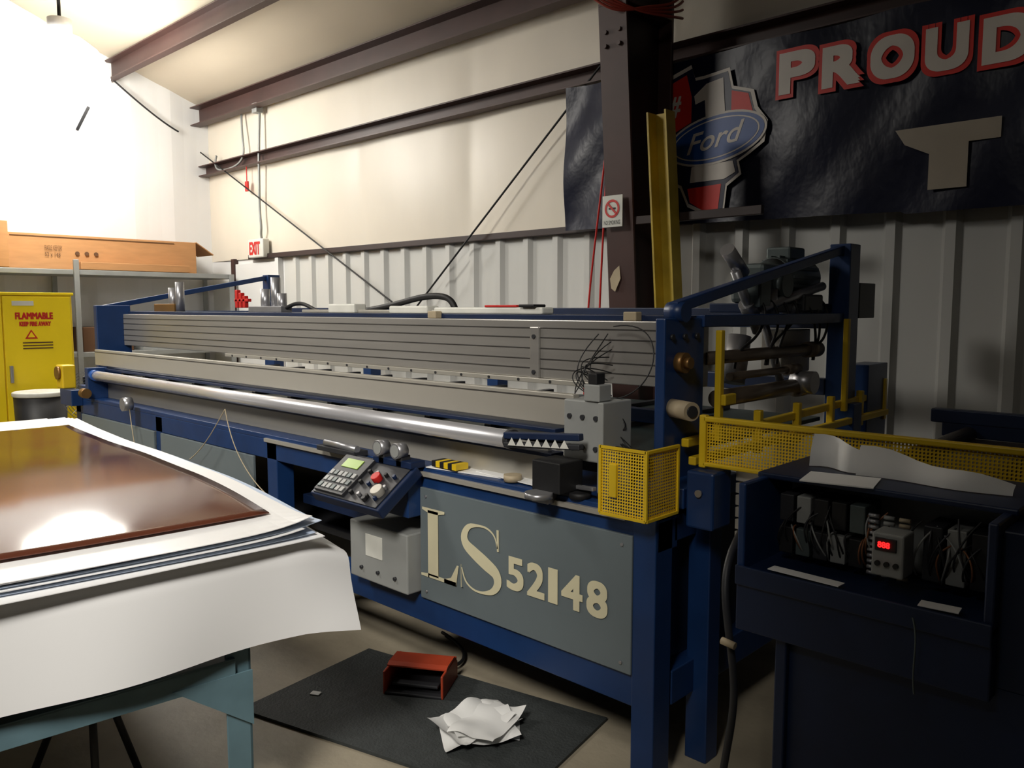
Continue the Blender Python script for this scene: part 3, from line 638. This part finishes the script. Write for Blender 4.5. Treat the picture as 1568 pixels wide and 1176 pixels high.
tb('under_shelf',.1,3.4,.1,1.4,.55,.565,mDark2)
q=[O+U*.028+W*a+Vector((0,0,z)) for a,z in((.05,.53),(.28,.53),(.05,.36))]
meshobj('gusset',q+[p+U*.006 for p in q],[(0,1,2),(3,5,4),(0,1,4,3),(1,2,5,4),(2,0,3,5)],mTeal,g.e)
g=G('laminate_sheet_stack')
def hump(u):
    if u<=0: return 0
    if u<.8: return .042*(1-(1-u/.8)**2)
    if u<2.6: return .042*(.5+.5*math.cos(math.pi*(u-.8)/1.8))
    return 0
def sheet(n,u0,u1,w0,w1,z,t,m,curl=.0,seed=0,rot=0,wav=.0,smooth=True):
    nu,nw=60,30;v=[];f=[]
    for i in range(nu+1):
        for j in range(nw+1):
            fi=i/nu;fj=j/nw
            a=u0+(u1-u0)*fi;b=w0+(w1-w0)*fj
            a2=a+rot*(b-w0);b2=b-rot*(a-u0)
            h=wav*noise.noise((a*1.5,b*1.5,0))+hump(a2)
            ci=(1-fi)**30;cj=(1-fj)**14;cf=fi**6
            h+=curl*(ci*.4+cj*.4+ci*cj)+curl*cf*.6*cj
            v.append(O+U*a2+W*b2+Vector((0,0,z+h)))
    top=len(v);v2=[p-Vector((0,0,t)) for p in v];v+=v2;R_=nw+1
    for i in range(nu):
        for j in range(nw):
            a=i*R_+j;f.append((a,a+1,a+R_+1,a+R_));f.append((a+top,a+R_+top,a+R_+1+top,a+1+top))
    for i in range(nu):
        for j in(0,nw): a=i*R_+j;f.append((a,a+R_,a+R_+top,a+top))
    for j in range(nw):
        for i in(0,nu): a=i*R_+j;f.append((a,a+1,a+1+top,a+top))
    ob=meshobj(n,v,f,m,g.e)
    return ob
z=.900
for k in range(7):
    sheet('white_sheet_%d'%k,-.02+.018*(k%3),3.55-.09*k,-.17+.022*((k*5)%4),1.25,z+.006*k,.002,[mWhite2,mEdge,mWhite2][k%3] if k<5 else mWhite2,curl=.004+.003*k,seed=k,rot=.010*((k*3)%5-2),wav=.006)
bs=sheet('brown_sheet',.13,2.77,-.06,1.22,.951,.003,mLam,curl=.002,seed=20,wav=.006)
for p in bs.data.polygons: p.use_smooth=abs(p.normal.z)>.9
v=[];f=[];nu,nw=40,40
for i in range(nu+1):
    s=i/nu*0.86
    for j in range(nw+1):
        b=-.27+1.72*j/nw
        flat=.55;rad=.05
        zt=.893
        if s<flat: a=.60-s;zz_=zt
        else:
            q=s-flat
            if q<rad*1.45: a=.05-rad*math.sin(q/rad);zz_=zt-rad*(1-math.cos(q/rad))
            else:
                r_=q-rad*1.45;a=.05-rad*math.sin(1.45)-r_*.10;zz_=zt-rad*(1-math.cos(1.45))-r_*.99
        k=max(0,(-.10-b)/.20)
        zz_-=.085*k**1.5*(.4+.6*min(1,s/flat))*max(0,1-max(0,s-flat)*2.2)
        wv=.018*math.sin(b*9+1)*max(0,(s-flat))/.3+.02*k*math.sin(s*12)
        v.append(O+U*(a+wv)+W*(b)+Vector((0,0,zz_)))
for i in range(nu):
    for j in range(nw): a=i*(nw+1)+j;f.append((a,a+1,a+nw+2,a+nw+1))
meshobj('draped_sheet',v,f,mWhite2,g.e,smooth=True)
g=G('folding_stand')
for k,(x,y) in enumerate(((-2.78,1.05),(-2.95,.75),(-2.6,.85))):
    g.cyl('leg_%d'%k,(x,y,0),(-2.8+.02*k,.9,.52),.012,mDark)
g.cyl('hub',(-2.79,.9,.42),(-2.79,.9,.53),.03,mDark)
g=G('rubber_floor_mat')
g.poly('mat',[(-2.92,1.5),(-1.7,1.82),(-1.82,2.45),(-3.02,2.2)],.012,mMat,axis='z',at=.001)
g=G('foot_pedal_switch')
PZ=Matrix.Translation((-2.55,2.12,0))@Matrix.Rotation(.55,4,'Z')@Matrix.Scale(.86,4)
g.box('base',-.145,.145,-.12,.12,.016,.03,mDark2);g.box('cheek_left',-.15,-.138,-.12,.12,.016,.13,mOr);g.box('cheek_right',.138,.15,-.12,.12,.016,.13,mOr)
g.poly('hood',[(-.06,.137),(-.03,.145),(.08,.145),(.13,.10),(.13,.017),(.12,.017),(.12,.095),(.075,.135),(-.06,.130)],.30,mOr,axis='x',at=-.15)
g.box('pedal_plate',-.115,.115,-.09,.08,.05,.065,mDark2);g.box('pedal_hinge',-.10,.10,.06,.09,.03,.06,mDark2)
for ch_ in g.e.children: ch_.data.transform(PZ)
g.wire('pedal_cable',[(-2.6,2.2,.05),(-2.5,2.35,.02),(-2.6,2.5,.02),(-2.9,2.55,.02)],.008,mDark)
g=G('crumpled_paper')
for k in range(5):
    v=[];f=[];n=16;cx_,cy_=-2.11+.03*math.sin(k*2),2.03+.025*math.cos(k*3);rt=.28*k+.75
    for i in range(n+1):
        for j in range(n+1):
            a=(i/n-.5)*.28;b=(j/n-.5)*.19
            x=cx_+a*math.cos(rt)-b*math.sin(rt);y=cy_+a*math.sin(rt)+b*math.cos(rt)
            h=.018+.008*k+.06*(noise.noise((a*9+k,b*9,k*3.))+.35)*(.3+abs(a)*3)+(.06*max(0,(j/n-.6)) if k%2 else 0)
            v.append((x,y,max(.016,h)))
    for i in range(n):
        for j in range(n): a=i*(n+1)+j;f.append((a,a+1,a+n+2,a+n+1))
    meshobj('sheet_%d'%k,v,f,mWhite,g.e,smooth=True)
g=G('paper_scrap');g.box('scrap',-2.83,-2.79,1.76,1.79,.014,.018,mWhite,.001,rz=.5)

# ================= LIGHTS =================
def point(n,loc,p,col,r=.2):
    l=bpy.data.lights.new(n,'POINT');l.energy=p;l.color=col;l.shadow_soft_size=r
    o=bpy.data.objects.new(n,l);o.location=loc;COL.objects.link(o)
warm=(1,.95,.87)
point('high_bay_bulb',(-8.1,2.66,3.25),75,(1,.98,.94),.2)
def spot(n,loc,tgt,p,col,ang,blend=1,r=.3):
    l=bpy.data.lights.new(n,'SPOT');l.energy=p;l.color=col;l.spot_size=math.radians(ang);l.spot_blend=blend;l.shadow_soft_size=r
    o=bpy.data.objects.new(n,l);o.location=loc;o.rotation_euler=(Vector(tgt)-Vector(loc)).to_track_quat('-Z','Y').to_euler();COL.objects.link(o)
highbay('added_fixture.001',-5.6,-.4,4.9,ceilz(-.4)-.02,.3,mLampFill)  # unseen fixture added above the table; its glow serves as fill
spot('added_spot',(-5.6,-.4,4.5),(-5.2,2.8,1.5),650,warm,90,r=.5)  # added spot out of view, soft cone aimed left to leave the right dark
highbay('added_fixture.002',-.9,-1.6,4.2,ceilz(-1.6)-.02,.25,mLampFill)  # unseen fixture added behind the camera to go with the near spot
spot('added_spot_near',(-.3,-1.6,3.85),(-3.7,1.6,.7),1000,warm,62,r=.5)  # added spot that brightens the table end, narrow cone spares the right
w=bpy.data.worlds.new('w');SC.world=w;w.use_nodes=True;w.node_tree.nodes['Background'].inputs[0].default_value=(.8,.85,1,1);w.node_tree.nodes['Background'].inputs[1].default_value=.02

cam=bpy.data.cameras.new('camera');cam.sensor_width=36;cam.lens=36*1245/1568;cam.clip_start=.02
co=bpy.data.objects.new('camera',cam);co.location=(0,0,1.6);co.rotation_euler=(math.radians(90-5.35),0,math.radians(43.6));COL.objects.link(co);SC.camera=co
SC.view_settings.view_transform='Standard';SC.view_settings.look='None';SC.view_settings.exposure=0
